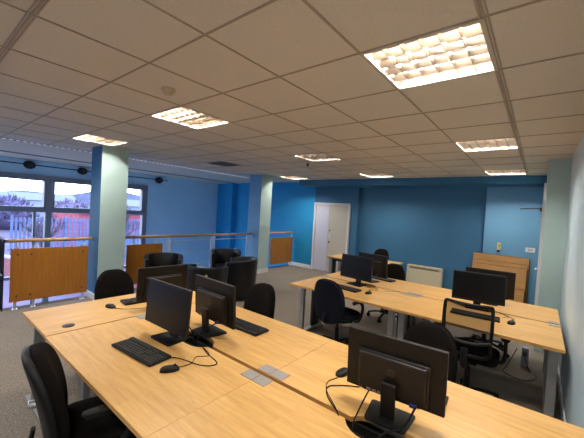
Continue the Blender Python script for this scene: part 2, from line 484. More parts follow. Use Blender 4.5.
# smoke detector and far sensor
t = thing('smoke_detector', 'round cream smoke detector on a ceiling tile near the left bright light', 'smoke detector', (-2.54*P, -.47*P, ZC))
bm = B(); cyl(bm, (0, 0, -.012), (0, 0, 0), .055, seg=24); obj('base', bm, 'smoke', t, smooth=40)
bm = B(); cyl(bm, (0, 0, -.045), (0, 0, -.012), .032, .046, seg=24); obj('sensor_head', bm, 'smoke', t, smooth=40)
t = thing('sprinkler_head', 'tiny dark ceiling sensor hanging below the half-dim light', 'sensor', (-4.34*P, 5.2*P, ZC+.002))
bm = B(); cyl(bm, (0, 0, -.02), (0, 0, 0), .035, seg=16); obj('base', bm, 'smoke', t, smooth=40)
bm = B(); cyl(bm, (0, 0, -.07), (0, 0, -.02), .018, .02, seg=12); obj('sensor_head', bm, 'brown_dark', t, smooth=40)

# pipe with round lamps along the window wall
t = tag(obj('wall_pipe', tube(B(), [(XW+.16, YN+.2, 2.50), (XW+.16, 4.15, 2.50)], .014, smooth=False), 'black_metal', smooth=50),
        'thin dark pipe running along the top of the window wall', 'pipe')
for k, (y, lab) in enumerate(((.42, 'round black wall lamp on the pipe, leftmost above the windows'), (1.58, 'round black wall lamp on the pipe just left of the left column'),
                 (3.84, 'round black wall lamp at the right end of the pipe, past the windows'))):
    t = thing('wall_lamp', lab, 'lamp', (XW+.16, y, 2.50), 0, 'round lamps on the window wall pipe')
    bm = B(); sphere(bm, (.0, 0, -.01), .13, (.8, 1, .8)); obj('lamp_shade', bm, 'black_metal', t, smooth=60)
    bm = B(); cyl(bm, (-.16, 0, 0), (-.08, 0, 0), .05); obj('bracket', bm, 'black_metal', t, smooth=50)
    bm = B(); sphere(bm, (.085, 0, -.01), .06, (.4, 1, .8)); obj('lens', bm, 'plastic_grey', t, smooth=60)

# ------------------------------------------------------------------ railings
XRl = -5.25
def balustrade(label, y0, y1, posts, panels, rails, closed_posts=()):
    t = thing('railing', label, 'railing', (XRl, y0, 0), 0, None)
    L = y1-y0
    bm = B(); tube(bm, [(0, 0, 1.04), (0, L, 1.04)], .027, smooth=False, seg=14); obj('handrail', bm, 'rail_wood' if panels or True else 'steel', t, smooth=50)
    for y in posts:
        bm = B(); box(bm, (0, y-y0, .48), (.012, .035, .96)); cyl(bm, (0, y-y0, .95), (0, y-y0, 1.03), .008); box(bm, (0, y-y0, .004), (.06, .06, .008)); obj('post', bm, 'steel', t)
    for (a, b_, z0, z1) in panels:
        bm = B(); box(bm, (.03, (a+b_)/2-y0, (z0+z1)/2), (.02, b_-a, z1-z0), bev=.002); pn = obj('infill_panel', bm, 'panel_wood', t)
        for yy in (a+.1, b_-.1) if b_-a < .8 else (a+.08, a+.24, b_-.08):
            for zz in (z0+.09, z1-.09):
                bm = B(); cyl(bm, (.04, yy-y0, zz), (.047, yy-y0, zz), .013, seg=12); obj('bolt', bm, 'brown_dark', pn, smooth=50)
    for (a, b_) in rails:
        for z in (.93, .66, .38):
            bm = B(); tube(bm, [(0, a-y0, z), (0, b_-y0, z)], .008, smooth=False); obj('mid_rail', bm, 'steel', t, smooth=50)
    return t
balustrade('wood-topped railing with a large brown panel, left of the left column', -.6, .5, (-.5, -.28, .38), [(-.57, .44, .12, .92)], [])
balustrade('steel and wood railing running between the two columns behind the armchairs', .93, 4.33, (1.22, 1.66, 1.9, 1.99, 3.04, 3.12, 4.18), [(1.08, 1.79, .13, .9)], [(1.99, 3.04), (3.12, 4.18)])
balustrade('short railing with a small brown panel between right column and back wall', 4.74, 6.19, (4.98, 6.1), [(5.1, 6.12, .12, .9)], [])
# black stair balustrade at far left
t = thing('stair_railing', 'black metal barred stair railing at the left edge of the photo', 'railing', (XRl, -.64, 0))
bm = B(); tube(bm, [(0, 0, 1.04), (-.2, 0, 1.06), (-2.4, 0, 1.06)], .018, smooth=False); obj('handrail', bm, 'black_metal', t, smooth=50)
bm = B(); tube(bm, [(0, 0, .52), (-2.4, 0, .52)], .014, smooth=False); obj('mid_rail', bm, 'black_metal', t, smooth=50)
for k in range(21):
    bm = B(); cyl(bm, (-.01-.115*k, 0, -.12), (-.01-.115*k, 0, 1.05), .009, seg=8); obj('baluster', bm, 'black_metal', t, smooth=50)
bm = B(); box(bm, (-1.28, 0, -.16), (2.3, .03, .22)); obj('stringer', bm, 'black_metal', t)

# ------------------------------------------------------------------ desks
ZD = .74
def make_desk(L, D, x_notch=True, m='beech', plates=(-1, 1), label='', loc=(0, 0, 0), rz=0., port=None):
    """desk centred on its top; user sits on the -y side, the notched cable edge is +y"""
    t = thing('office_desk', label, 'desk', loc, rz, None)
    hx, hy = L/2-.001, D/2
    out = [(-hx, -hy), (hx, -hy), (hx, hy)]
    if x_notch:
        for k in range(0, 13):
            u = 1-2*k/12; d = .075*(1-abs(u)**4)
            out.append((u*.19, hy-d))
    out.append((-hx, hy))
    bm = B(); prism(bm, out, -.025, 0); top = obj('desktop', bm, m, t)
    top.data.materials.append(M['beech_edge'])
    for f in top.data.polygons:
        if abs(f.normal.z) < .5: f.material_index = 1
    for s in (-1, 1):
        x = s*(hx-.06)
        bm = B()
        for y in (-hy+.24, hy-.1): box(bm, (x, y, (-ZD-.0)/2+.0), (.07, .045, ZD-.06), bev=.004)
        box(bm, (x, 0, -ZD+.02), (.07, D-.1, .035), bev=.004); box(bm, (x, .02, -.04), (.06, D-.12, .028))
        lg = obj('leg', bm, 'silver', t)
        bm = B(); box(bm, (x, hy-.23, -.39), (.035, .17, .6)); obj('cable_cover', bm, 'plastic_grey', lg)
    bm = B(); box(bm, (0, hy-.13, -.05), (L-.2, .04, .04)); obj('crossbeam', bm, 'silver', t)
    bm = B(); box(bm, (0, hy-.07, -.075), (L-.3, .1, .012)); box(bm, (0, hy-.02, -.055), (L-.3, .008, .05)); obj('cable_tray', bm, 'plastic', t)
    for s in plates:
        bm = B(); box(bm, (s*(hx-.048), hy-.044, .0015), (.092, .082, .003)); obj('corner_plate', bm, 'plate', t)
    if port:
        bm = B(); cyl(bm, (port[0], port[1], 0), (port[0], port[1], .003), .042, seg=24); pc = obj('cable_port', bm, 'plastic_grey', t, smooth=40)
        bm = B(); box(bm, (port[0], port[1]+.02, .0035), (.05, .012, .002)); obj('flap', bm, 'plastic', pc)
    return t
# near cluster
XS = -.37
make_desk(1.43, .71, label='beech desk nearest the left-hand black chair, keyboard on top', loc=(-.39-.715, -.59, ZD))
make_desk(1.50, .71, label='nearest empty beech desk filling the bottom centre of the photo', loc=(-.39+.75, -.59, ZD))
make_desk(1.46, .73, label='beech desk behind the first, between two back-to-back monitors and a black chair', loc=(XS+.01-.73, .16, ZD), rz=PI)
make_desk(1.475, .73, label='beech desk holding the large foreground monitor seen from behind', loc=(XS+.01+.7375, .16, ZD), rz=PI)
make_desk(1.46, .68, x_notch=False, label='beech desk set crosswise at the left end, with a round cable port', loc=(-2.172, -.21, ZD), rz=-PI/2, plates=(), port=(.56, .225))
# far cluster
XF = -.37
make_desk(1.40, .80, label='beech desk in the far island, front left, with a chair with arms before it', loc=(XF-.7, 2.13, ZD))
make_desk(1.44, .80, label='beech desk in the far island, front right, with the mesh chair before it', loc=(XF+.72, 2.13, ZD))
make_desk(1.40, .75, label='beech desk in the far island, back left, in front of the round-backed chair', loc=(XF-.7, 2.93, ZD), rz=PI)
make_desk(1.44, .75, label='beech desk in the far island, back right, in front of the stacked boards', loc=(XF+.72, 2.93, ZD), rz=PI)
make_desk(1.5, .75, x_notch=False, label='small far beech desk near the white double door', loc=(-2.17, 4.86, ZD), rz=PI, plates=())

# ------------------------------------------------------------------ chairs
def back_w(s):   # s = -1 bottom .. 1 top
    return .88+.12*math.cos((s+.2)*1.25) - (.13*max(0, s)**2)
def star_base(t, hub_z=.11, mt='plastic', rot=0.3):
    bm = B(); cyl(bm, (0, 0, hub_z-.03), (0, 0, hub_z+.04), .035, .03, seg=16); hb = obj('base_hub', bm, mt, t, smooth=40)
    for k in range(5):
        a = rot+2*PI*k/5; c, s = math.cos(a), math.sin(a)
        bm = B(); tube(bm, [(c*.02, s*.02, hub_z), (c*.16, s*.16, hub_z-.005), (c*.29, s*.29, hub_z-.035)], .021, seg=8, flat=.75)
        lg = obj('base_leg', bm, mt, t, smooth=50)
        bm = B()
        for q in (-1, 1):
            cx, cy = c*.29-s*q*.016, s*.29+c*q*.016
            cyl(bm, (cx-s*.009, cy+c*.009, .028), (cx+s*.009, cy-c*.009, .028), .028, seg=14)
        cyl(bm, (c*.29, s*.29, .03), (c*.29, s*.29, .075), .009, seg=8)
        obj('caster', bm, 'rubber', lg, smooth=40)
    bm = B(); cyl(bm, (0, 0, hub_z+.04), (0, 0, .30), .026, seg=16); cyl(bm, (0, 0, .30), (0, 0, .42), .015, seg=12); obj('gas_column', bm, mt, t, smooth=40)
    bm = B(); box(bm, (0, -.02, .415), (.17, .24, .035), bev=.01); tube(bm, [(.06, 0, .41), (.2, .02, .405)], .008, smooth=False); obj('tilt_mechanism', bm, mt, t, smooth=40)

def make_chair(arms=True, fab='fabric', knob=False, backtilt=.13, W=.41, H=.52, zb=.645):
    """faces +y; origin on the floor below the seat"""
    t = thing('office_chair', '', 'chair')
    star_base(t)
    sw = lambda s: 1-.06*s*s
    mt = Matrix.Translation((0, .02, .475)) @ Matrix.Rotation(PI/2, 4, 'X')
    bm = B(); pillow(bm, .47, .45, .09, curve=lambda x, z: -.25*x*x, pe=4.5, mt=mt); obj('seat', bm, fab, t, smooth=80)
    bm = B(); mt = Matrix.Translation((0, .02, .435)) @ Matrix.Rotation(PI/2, 4, 'X'); pillow(bm, .43, .41, .03, pe=4.5, mt=mt, nu=14, nv=14); obj('seat_pan', bm, 'plastic', t, smooth=80)
    mt = Matrix.Translation((0, -.24, zb)) @ Matrix.Rotation(backtilt, 4, 'X')
    cv = lambda x, z: .9*x*x+.35*max(0, -z-.02)*0+(-.10*(z*z)*4)*.5
    bm = B(); pillow(bm, W, H, .085, back_w, lambda x, z: cv(x, z)+.012, nu=24, nv=24, pe=3.3, mt=mt); bk = obj('backrest', bm, fab, t, smooth=80)
    bm = B(); pillow(bm, W+.008, H+.008, .05, back_w, lambda x, z: cv(x, z)-.028, nu=24, nv=24, pe=3.3, pt=5, mt=mt); obj('back_shell', bm, 'plastic' if knob else fab, bk, smooth=80)
    bm = B(); tube(bm, [(0, -.10, .41), (0, -.22, .405), (0, -.30, .44), (0, -.295, .53)], .022, flat=.5, seg=10); obj('back_bar', bm, 'plastic', t, smooth=50)
    if knob:
        bm = B(); cyl(bm, (0, -.27, .66), (0, -.315, .66), .022, seg=18); sphere(bm, (0, -.315, .66), .022, (1, .45, 1)); obj('knob', bm, 'chrome', t, smooth=60)
    if arms:
        for s in (-1, 1):
            bm = B(); x = s*.27
            tube(bm, [(s*.18, .03, .43), (x, .03, .44), (x+s*.012, .09, .52), (x, .12, .60), (x, .05, .665), (x, -.09, .672)], .017, flat=1.1, seg=10, n=8)
            ar = obj('armrest', bm, 'plastic', t, smooth=60)
            bm = B(); mtp = Matrix.Translation((x, .01, .685)) @ Matrix.Rotation(PI/2, 4, 'X'); pillow(bm, .05, .24, .03, mt=mtp, nu=8, nv=12, pe=4); obj('arm_pad', bm, 'plastic', ar, smooth=80)
    return t
G = 'black office swivel chairs'
ch_arm = make_chair(True, 'fabric', True, backtilt=.22, zb=.70); ch = make_chair(False, 'fabric'); ch_navy = make_chair(True, 'fabric_navy', zb=.68)
place(ch_arm, 0, (-1.05, -.865, 0), rad(-14), 'black swivel chair with arms at the bottom left, side on, silver knob behind', G)
place(ch, 0, (-2.80, -.01, 0), rad(-92), 'black swivel chair behind the crosswise desk, in front of the left column', G)
place(ch, 1, (-1.50, .65, 0), rad(178), 'black round-backed chair between the back-to-back monitors and the right column', G)
place(ch_navy, 0, (-1.07, 1.86, 0), rad(-4), 'blue-black swivel chair with arms, back to us at the far island front left', G)
place(ch, 1, (.215, .76, 0), rad(176), 'black round-backed chair directly behind the large foreground monitor', G)
place(ch, 1, (-1.10, 3.56, 0), rad(182), 'black chair at the back of the far island, left of the cream heater', G)
place(ch, 1, (-2.24, 5.68, 0), rad(175), 'farthest black chair, only its small rounded top showing behind the monitors', G)
place(ch, 1, (.34, 3.40, 0), rad(176), 'black chair beyond the far island, its wheeled base showing under the desk', G)

# mesh-backed chair
mm, nt, b = new_mat('black_mesh_net')
for n in list(nt.nodes):
    if n.type != 'OUTPUT_MATERIAL': nt.nodes.remove(n)
df = N(nt, 'ShaderNodeBsdfDiffuse'); df.inputs['Color'].default_value = (.012, .011, .010, 1)
tr = N(nt, 'ShaderNodeBsdfTransparent'); ms = N(nt, 'ShaderNodeMixShader')
tc = N(nt, 'ShaderNodeTexCoord'); wv = N(nt, 'ShaderNodeTexChecker', Scale=500.)
nt.links.new(tc.outputs['Object'], wv.inputs['Vector'])
mr = N(nt, 'ShaderNodeMapRange'); mr.inputs['To Min'].default_value = .45; mr.inputs['To Max'].default_value = .70
nt.links.new(wv.outputs['Fac'], mr.inputs['Value']); nt.links.new(mr.outputs[0], ms.inputs[0])
nt.links.new(df.outputs[0], ms.inputs[2]); nt.links.new(tr.outputs[0], ms.inputs[1]); nt.links.new(ms.outputs[0], nt.nodes['Material Output'].inputs[0])
M['mesh_net'] = mm
t = thing('mesh_chair', 'black mesh-backed office chair with square frame at the far island front right', 'chair', (.385, 1.86, 0), rad(1), G)
star_base(t, rot=.55)
mt = Matrix.Translation((0, .03, .475)) @ Matrix.Rotation(PI/2, 4, 'X')
bm = B(); pillow(bm, .49, .47, .08, curve=lambda x, z: -.25*x*x, pe=5, mt=mt); obj('seat', bm, 'fabric', t, smooth=80)
def mb(u, v):  # mesh back point, u -1..1, v 0..1
    w = .178+.014*math.sin(v*PI*.8)
    return Vector((u*w, -.25+.05*u*u-.05*math.sin(v*PI)*.6-.05*v, .52+.47*v))
bm = B(); nu, nv = 12, 12
gr = [[bm.verts.new(mb(-1+2*i/nu, j/nv)) for i in range(nu+1)] for j in range(nv+1)]
for j in range(nv):
    for i in range(nu): bm.faces.new((gr[j][i], gr[j][i+1], gr[j+1][i+1], gr[j+1][i]))
bk = obj('backrest', bm, 'mesh_net', t, smooth=80)
ring = [mb(u, 1) for u in (-.9, -.4, 0, .4, .9)]+[mb(1, v) for v in (.96, .7, .5, .25, .08)]+[mb(u, 0) for u in (.8, .4, 0, -.4, -.8)]+[mb(-1, v) for v in (.08, .25, .5, .7, .96)]
bm = B(); tube(bm, ring+[ring[0]], .019, seg=10, flat=.7); obj('back_frame', bm, 'plastic', bk, smooth=60)
bm = B(); tube(bm, [mb(-1, .33)+Vector((0, -.02, 0)), mb(-.5, .30)+Vector((0, -.035, 0)), mb(0, .29)+Vector((0, -.04, 0)), mb(.5, .30)+Vector((0, -.035, 0)), mb(1, .33)+Vector((0, -.02, 0))], .022, seg=10, flat=.6); obj('lumbar_support', bm, 'plastic', bk, smooth=60)
bm = B(); tube(bm, [(0, -.08, .41), (0, -.24, .41), (0, -.32, .46), (0, -.31, .60)], .028, flat=.6); obj('back_bar', bm, 'plastic', t, smooth=50)
for s in (-1, 1):
    bm = B(); tube(bm, [(s*.16, .03, .43), (s*.26, .03, .44), (s*.285, .03, .5), (s*.285, .03, .66)], .02, n=6, flat=.8); ar = obj('armrest', bm, 'plastic', t, smooth=60)
    mtp = Matrix.Translation((s*.285, .03, .68)) @ Matrix.Rotation(PI/2, 4, 'X')
    bm = B(); pillow(bm, .075, .25, .035, mt=mtp, nu=8, nv=12, pe=4); obj('arm_pad', bm, 'plastic', ar, smooth=80)

# tub armchairs
def make_tub():
    t = thing('tub_armchair', '', 'armchair')
    Ro, Ri, n = .34, .265, 36
    a0, a1 = rad(-205), rad(25)   # opening faces +y
    rows = [(0.05, .90), (.2, .93), (.45, .97), (.70, 1.0), (.745, 1.0), (.76, .985)]
    bm = B(); 
    def pt(a, r, z):
        k = abs((a+PI/2)/((a1-a0)/2)); drop = .05*k**4*(z > .6)
        ext = .06*max(0, math.sin(a))
        return bm.verts.new((r*math.cos(a), r*math.sin(a)+(.10*max(0, math.sin(a)+.3)), z-drop))
    prof = [(Ro*s, z) for z, s in rows]+[(Ri*1.04, .76), (Ri*1.0, .74), (Ri*.96, .40)]
    cols = []
    for i in range(n+1):
        a = a0+(a1-a0)*i/n; cols.append([pt(a, r, z) for r, z in prof]+[pt(a, Ri*.9, .05)])
    for c1, c2 in zip(cols, cols[1:]):
        for k in range(len(c1)-1): bm.faces.new((c1[k], c1[k+1], c2[k+1], c2[k]))
        bm.faces.new((c1[-1], c1[0], c2[0], c2[-1]))
    bm.faces.new(cols[0]); bm.faces.new(cols[-1][::-1])
    pipes = [[v.co.copy()*1.0 for v in c[1:7]] for c in (cols[0], cols[-1])]
    sh = obj('back_shell', bm, 'leather', t, smooth=45)
    for p in pipes:
        bm = B(); tube(bm, [q+Vector((0, .004, 0)) for q in p], .006, n=3, seg=6); obj('piping', bm, 'piping', sh, smooth=60)
    mt = Matrix.Translation((0, .03, .37)) @ Matrix.Rotation(PI/2, 4, 'X')
    bm = B(); pillow(bm, .50, .58, .14, mt=mt, pe=3, pt=5); obj('seat_cushion', bm, 'leather', t, smooth=80)
    bm = B(); pillow(bm, .48, .54, .22, mt=Matrix.Translation((0, .02, .19)) @ Matrix.Rotation(PI/2, 4, 'X'), pe=4, pt=8); obj('seat_base', bm, 'leather', t, smooth=80)
    for sx in (-1, 1):
        for sy in (-1, 1):
            bm = B(); cyl(bm, (sx*.18, sy*.18, 0), (sx*.18, sy*.18, .09), .018, .024); obj('foot', bm, 'chrome', t, smooth=40)
    return t
tub = make_tub(); GT = 'black tub armchairs'
place(tub, 0, (-4.62, 1.50, 0), rad(-120), 'black tub armchair in front of the brown railing panel, leftmost of the armchairs', GT)
t2 = place(tub, 1, (-3.42, 1.56, 0), rad(30), 'black tub armchair with a small yellow tag on its back', GT)
bm = B(); sphere(bm, (0, 0, 0), .035, (.7, .14, 1.0)); o = obj('tag', bm, 'tag_yellow', t2); o['label'] = 'small yellow tag'; o.location = (.155, -.318, .63); o.rotation_euler = (0, 0, rad(28))
place(tub, 1, (-4.60, 2.95, 0), rad(-125), 'black tub armchair farthest back, against the steel railing', GT)
t4 = place(tub, 1, (-3.62, 2.50, 0), rad(132), 'black tub armchair nearest the right column, opening towards the window', GT)
bm = B(); pillow(bm, .26, .2, .05, mt=Matrix.Translation((0, .12, .46)) @ Matrix.Rotation(PI/2, 4, 'X'), nu=12, nv=12)  # bluish highlight on the leather seat, modelled as a thin coloured pad
o = tag(obj('seat_highlight', bm, 'seat_glint', smooth=80), 'bluish highlight on the seat of the armchair nearest the right column', 'highlight'); o.location = (-3.62, 2.50, .015); o.rotation_euler = (0, 0, rad(132))
# low pale coffee table
t = thing('coffee_table', 'low pale table among the black armchairs, mostly hidden', 'table', (-4.55, 2.2, 0))
bm = B(); box(bm, (0, 0, .40), (.55, .55, .03), bev=.006); obj('tabletop', bm, 'white', t)
for sx in (-1, 1):
    for sy in (-1, 1):
        bm = B(); box(bm, (sx*.24, sy*.24, .1925), (.035, .035, .385)); obj('leg', bm, 'silver', t)

# ------------------------------------------------------------------ monitors, keyboards, mice
def text_mesh(s, size, depth):
    cu = bpy.data.curves.new('txt', 'FONT'); cu.body = s; cu.size = size; cu.extrude = depth; cu.align_x = 'CENTER'; cu.align_y = 'CENTER'; cu.shear = .25
    o = bpy.data.objects.new('txt', cu); C.objects.link(o)
    dg = bpy.context.evaluated_depsgraph_get(); me = bpy.data.meshes.new_from_object(o.evaluated_get(dg))
    bm = B(); bm.from_mesh(me); bpy.data.objects.remove(o); bpy.data.curves.remove(cu); bpy.data.meshes.remove(me)
    return bm
M['logo'] = mat('faint_logo', (48, 41, 36), .3, .2)
M['port'] = mat('port_metal', (150, 150, 152), .4, .6)
M['vga'] = mat('blue_connector', (30, 40, 110), .5)
def make_monitor(W=.52, H=.325, zc=.245, detail=True, tilt=.06):
    """screen faces -y; origin on the desk under the stand"""
    t = thing('monitor', '', 'monitor')
    R = Matrix.Translation((0, -.01, zc)) @ Matrix.Rotation(-tilt, 4, 'X')
    def tf(bm): bmesh.ops.transform(bm, matrix=R, verts=bm.verts); return bm
    bm = B(); box(bm, (0, -.008, 0), (W, .026, H), bev=.004); hs = obj('casing', tf(bm), 'housing', t)
    bm = B(); box(bm, (0, -.0215, .006), (W-.032, .002, H-.044)); obj('screen', tf(bm), 'screen', hs)
    bm = B(); box(bm, (0, .022, -.035), (W*.68, .04, H*.60), bev=.009); box(bm, (0, .012, -.035), (W*.72, .03, H*.66), bev=.008); bc = obj('back_cover', tf(bm), 'housing_bump', t)
    if detail:
        bm = B(); box(bm, (-.0, .0425, -.13), (.30, .002, .02)); obj('port_recess', tf(bm), 'plastic', bc)
        for k, (x, w_) in enumerate(((.115, .022), (.085, .02), (.06, .014))):
            bm = B(); box(bm, (x, .044, -.128), (w_, .003, .011)); obj('port', tf(bm), 'port', bc)
        bm = B(); box(bm, (-.12, .05, -.13), (.035, .022, .016), bev=.002); obj('connector', tf(bm), 'vga', bc)
        bm = B(); bmesh.ops.create_circle(bm, cap_ends=True, segments=28, radius=.022, matrix=Matrix.Translation((0, .0426, -.005)) @ Matrix.Rotation(-PI/2, 4, 'X'))
        obj('logo_disc', tf(bm), 'logo', bc)
        bm = text_mesh('hp', .03, .0006); bmesh.ops.transform(bm, matrix=Matrix.Translation((0, .0432, -.003)) @ Matrix.Rotation(PI, 4, 'Z') @ Matrix.Rotation(PI/2, 4, 'X'), verts=bm.verts); obj('logo', tf(bm), 'housing', bc)
    bm = B(); box(bm, (0, .055, .10), (.075, .022, .19), bev=.005, rx=-.10); obj('stand_column', bm, 'plastic', t)
    bm = B(); out = []
    for x, y, sx, sy, a in ((.105, .115, 1, 1, 0), (-.105, .115, -1, 1, 1), (-.12, -.075, -1, -1, 2), (.12, -.075, 1, -1, 3)):
        for k in range(5):
            an = a*PI/2+k*PI/8; out.append((x-sx*.02+.02*math.cos(an), y-sy*.02+.02*math.sin(an)))
    prism(bm, out, 0, .009); prism(bm, [(x*.88, y*.88+.002) for x, y in out], .009, .014); obj('stand_base', bm, 'plastic', t)
    return t
mon = make_monitor(); GM = 'black desktop monitors'
place(mon, 0, (-1.22, -.36, ZD), rad(2), 'black monitor facing us on the left near desk, dark screen', GM)
place(mon, 1, (-1.93, -.01, ZD), rad(-94), 'black monitor seen from behind on the crosswise desk, farthest left', GM).scale = (.93, .93, .95)
place(mon, 1, (-1.13, -.05, ZD), rad(177), 'black monitor seen from behind, right of the pair of back-to-back monitors', GM)
place(mon, 1, (.325, -.06, ZD), rad(185), 'large black foreground monitor seen from behind with round logo', GM).scale = (.93, .93, .95)
place(mon, 1, (-1.13, 2.43, ZD), rad(-9), 'black monitor with dark screen facing us on the far island, left side', GM)
place(mon, 1, (-1.10, 2.85, ZD), rad(167), 'black monitor turned away, just behind the left one on the far island', GM)
place(mon, 1, (.34, 2.52, ZD), rad(8), 'black monitor with dark screen facing us above the mesh chair', GM)
place(mon, 1, (.40, 2.93, ZD), rad(184), 'black monitor turned away behind the one over the mesh chair', GM)

def make_keyboard():
    t = thing('keyboard', '', 'keyboard')
    bm = B(); box(bm, (0, 0, .010), (.445, .155, .016), bev=.004); 
    box(bm, (0, .06, .017), (.44, .03, .012), bev=.004); obj('body', bm, 'plastic', t)
    bm = B()
    def key(x, y, w_, d): 
        z0, z1 = .017, .0245
        vs = [bm.verts.new(v) for v in ((x-w_/2, y-d/2, z0), (x+w_/2, y-d/2, z0), (x+w_/2, y+d/2, z0), (x-w_/2, y+d/2, z0),
              (x-w_/2+.002, y-d/2+.002, z1), (x+w_/2-.002, y-d/2+.002, z1), (x+w_/2-.002, y+d/2-.001, z1), (x-w_/2+.002, y+d/2-.001, z1))]
        for f in ((4, 5, 6, 7), (0, 1, 5, 4), (1, 2, 6, 5), (2, 3, 7, 6), (3, 0, 4, 7)): bm.faces.new([vs[i] for i in f])
    p = .019
    x0 = -.21; ys = [-.062, -.043, -.024, -.005, .014, .040]
    rows = [[1.25, 1.25, 1.25, 6.25, 1.25, 1.25, 1.25, 1.25], [1.25]+[1]*11+[2.75], [1.75]+[1]*11+[2.25], [1.5]+[1]*12+[1.5], [1]*13+[2], [1, .6]+[1]*4+[.4]+[1]*4+[.4]+[1]*3]
    for r, (row, y) in enumerate(zip(rows, ys)):
        x = x0
        for k, u in enumerate(row):
            if not (r == 5 and u < .9): key(x+u*p/2, y, u*p-.003, .016)
            x += u*p
        for k in range(3):
            if r in (0, 3, 4, 5) or (r == 1 and k == 1): key(.087+k*p, y, p-.003, .016)
        if r < 5:
            for k in range(4): key(.152+k*p, y, p-.003, .016)
    obj('keycaps', bm, 'key', t)
    return t
kb = make_keyboard(); GK = 'black computer keyboards'
kbs = [((-1.15, -.595, ZD), 5, 'black keyboard in front of the left near monitor, nearest to us'),
       ((-2.21, -.03, ZD), -96, 'black keyboard on the crosswise desk beside the leftmost mouse'),
       ((-1.03, .20, ZD), 181, 'black keyboard behind the rear-facing monitor, right of the pair'),
       ((.30, .215, ZD), 184, 'black keyboard peeking out under the large foreground monitor'),
       ((-1.13, 2.09, ZD), -6, 'black keyboard under the left monitor of the far island'),
       ((-1.05, 3.1, ZD), 172, 'black keyboard on the back left desk of the far island'),
       ((.37, 2.17, ZD), 4, 'black keyboard seen through the mesh chair back')]
for k, (l, a, lab) in enumerate(kbs): place(kb, k, l, rad(a), lab, GK)

def make_mouse():
    t = thing('computer_mouse', '', 'mouse')
    bm = B(); wf = lambda s: 1-.12*s*s+.04*s
    pillow(bm, .064, .112, .05, wf, mt=Matrix.Translation((0, 0, .004)) @ Matrix.Rotation(-PI/2, 4, 'X'), nu=16, nv=16, pe=2.6, pt=2.4)
    for v in bm.verts:
        if v.co.z < .001: v.co.z = .001
        v.co.z *= 1+.25*(-v.co.y/.055 if v.co.y < 0 else 0)*.6
    obj('body', bm, 'plastic', t, smooth=80)
    bm = B(); cyl(bm, (-.004, .028, .028), (.004, .028, .028), .009, seg=14); obj('scroll_wheel', bm, 'plastic_grey', t, smooth=40)
    return t
ms_ = make_mouse(); GMo = 'black computer mice'
zc = ZD+.004
mice = [((-.81, -.585, ZD), -25, 'black wired mouse just right of the nearest keyboard',
         [(-.80, -.53, zc), (-.79, -.45, zc), (-.84, -.38, zc), (-.80, -.31, zc), (-.92, -.27, zc), (-1.02, -.27, zc), (-1.03, -.26, ZD-.06)]),
        ((-2.20, -.37, ZD), -75, 'black mouse at the left end of the crosswise desk',
         [(-2.15, -.36, zc), (-2.09, -.33, zc), (-2.02, -.26, zc), (-1.98, -.16, zc), (-1.95, -.06, zc)]),
        ((-.045, .125, ZD), 175, 'black mouse left of the large foreground monitor',
         [(-.04, .06, zc), (-.06, -.02, zc), (-.02, -.10, zc), (.06, -.17, zc), (.12, -.225, zc), (.16, -.27, ZD-.05)]),
        ((-.79, 2.10, ZD), -10, 'black mouse right of the left far-island keyboard',
         [(-.80, 2.16, zc), (-.86, 2.28, zc), (-.78, 2.38, zc), (-.9, 2.50, zc)]),
        ((.685, 2.19, ZD), -10, 'black mouse on the far island, right of the mesh chair',
         [(.68, 2.25, zc), (.70, 2.36, zc), (.62, 2.44, zc), (.56, 2.54, zc)])]
for k, (l, a, lab, cab) in enumerate(mice):
    m_ = place(ms_, k, l, rad(a), lab, GMo)
for k, (l, a, lab, cab) in enumerate(mice):
    m_ = [o for o in C.objects if o.get('label') == lab][0]
    bm = B(); tube(bm, local(l, rad(a), cab), .0023, n=8, seg=6); obj('cable', bm, 'rubber', m_, smooth=60)

def cable(label, pts, r=.003, m='rubber'):
    bm = B(); tube(bm, pts, r, n=8, seg=8); return tag(obj('cable', bm, m, smooth=60), label, 'cable')
cable('black keyboard cable crossing from the nearest keyboard to the monitor stand', [(-.98, -.53, zc), (-.9, -.47, zc), (-.72, -.42, zc), (-.68, -.34, zc), (-.84, -.30, zc), (-1.0, -.25, zc), (-1.06, -.255, ZD-.06)])
cable('black cables hanging behind the monitor facing us on the left near desk', [(-1.2, -.31, ZD+.16), (-1.14, -.27, ZD+.12), (-1.06, -.26, ZD+.05), (-1.02, -.262, ZD-.08)], .004)
cable('black video cable hanging from the rear-facing monitor of the pair', [(-1.01, -.09, ZD+.11), (-1.0, -.16, ZD+.10), (-1.04, -.22, ZD+.04), (-1.08, -.255, ZD-.08)], .004)
cable('black power cable dropping from the back of the large foreground monitor', [(.215, -.03, ZD+.10), (.205, -.08, ZD+.06), (.20, -.16, ZD+.004), (.22, -.24, ZD+.003), (.24, -.30, ZD-.06)], .004)
cable('black video cable with blue plug behind the large foreground monitor', [(.445, -.045, ZD+.11), (.45, -.10, ZD+.10), (.42, -.16, ZD+.03), (.36, -.21, ZD+.004), (.31, -.29, ZD-.06)], .005)
cable('thin black keyboard cable looping out from under the foreground monitor', [(.10, .06, zc), (.03, .01, zc), (-.03, -.06, zc), (.0, -.13, zc), (.07, -.19, zc), (.13, -.235, zc), (.18, -.28, ZD-.05)])
cable('tangled black cable at the left far-island monitor stand', [(-1.02, 2.46, zc), (-.95, 2.40, zc), (-.84, 2.44, zc), (-.92, 2.52, ZD-.05)])
cable('tangled pale cable on the desk joint of the far island', [(-.70, 2.40, zc), (-.62, 2.47, zc), (-.55, 2.50, zc), (-.50, 2.46, zc), (-.45, 2.52, zc)], .003, 'plate')
cable('pale cable looping beside the right far-island mouse', [(.60, 2.34, zc), (.66, 2.42, zc), (.62, 2.48, zc), (.56, 2.47, zc), (.55, 2.54, ZD-.05)], .003, 'plate')
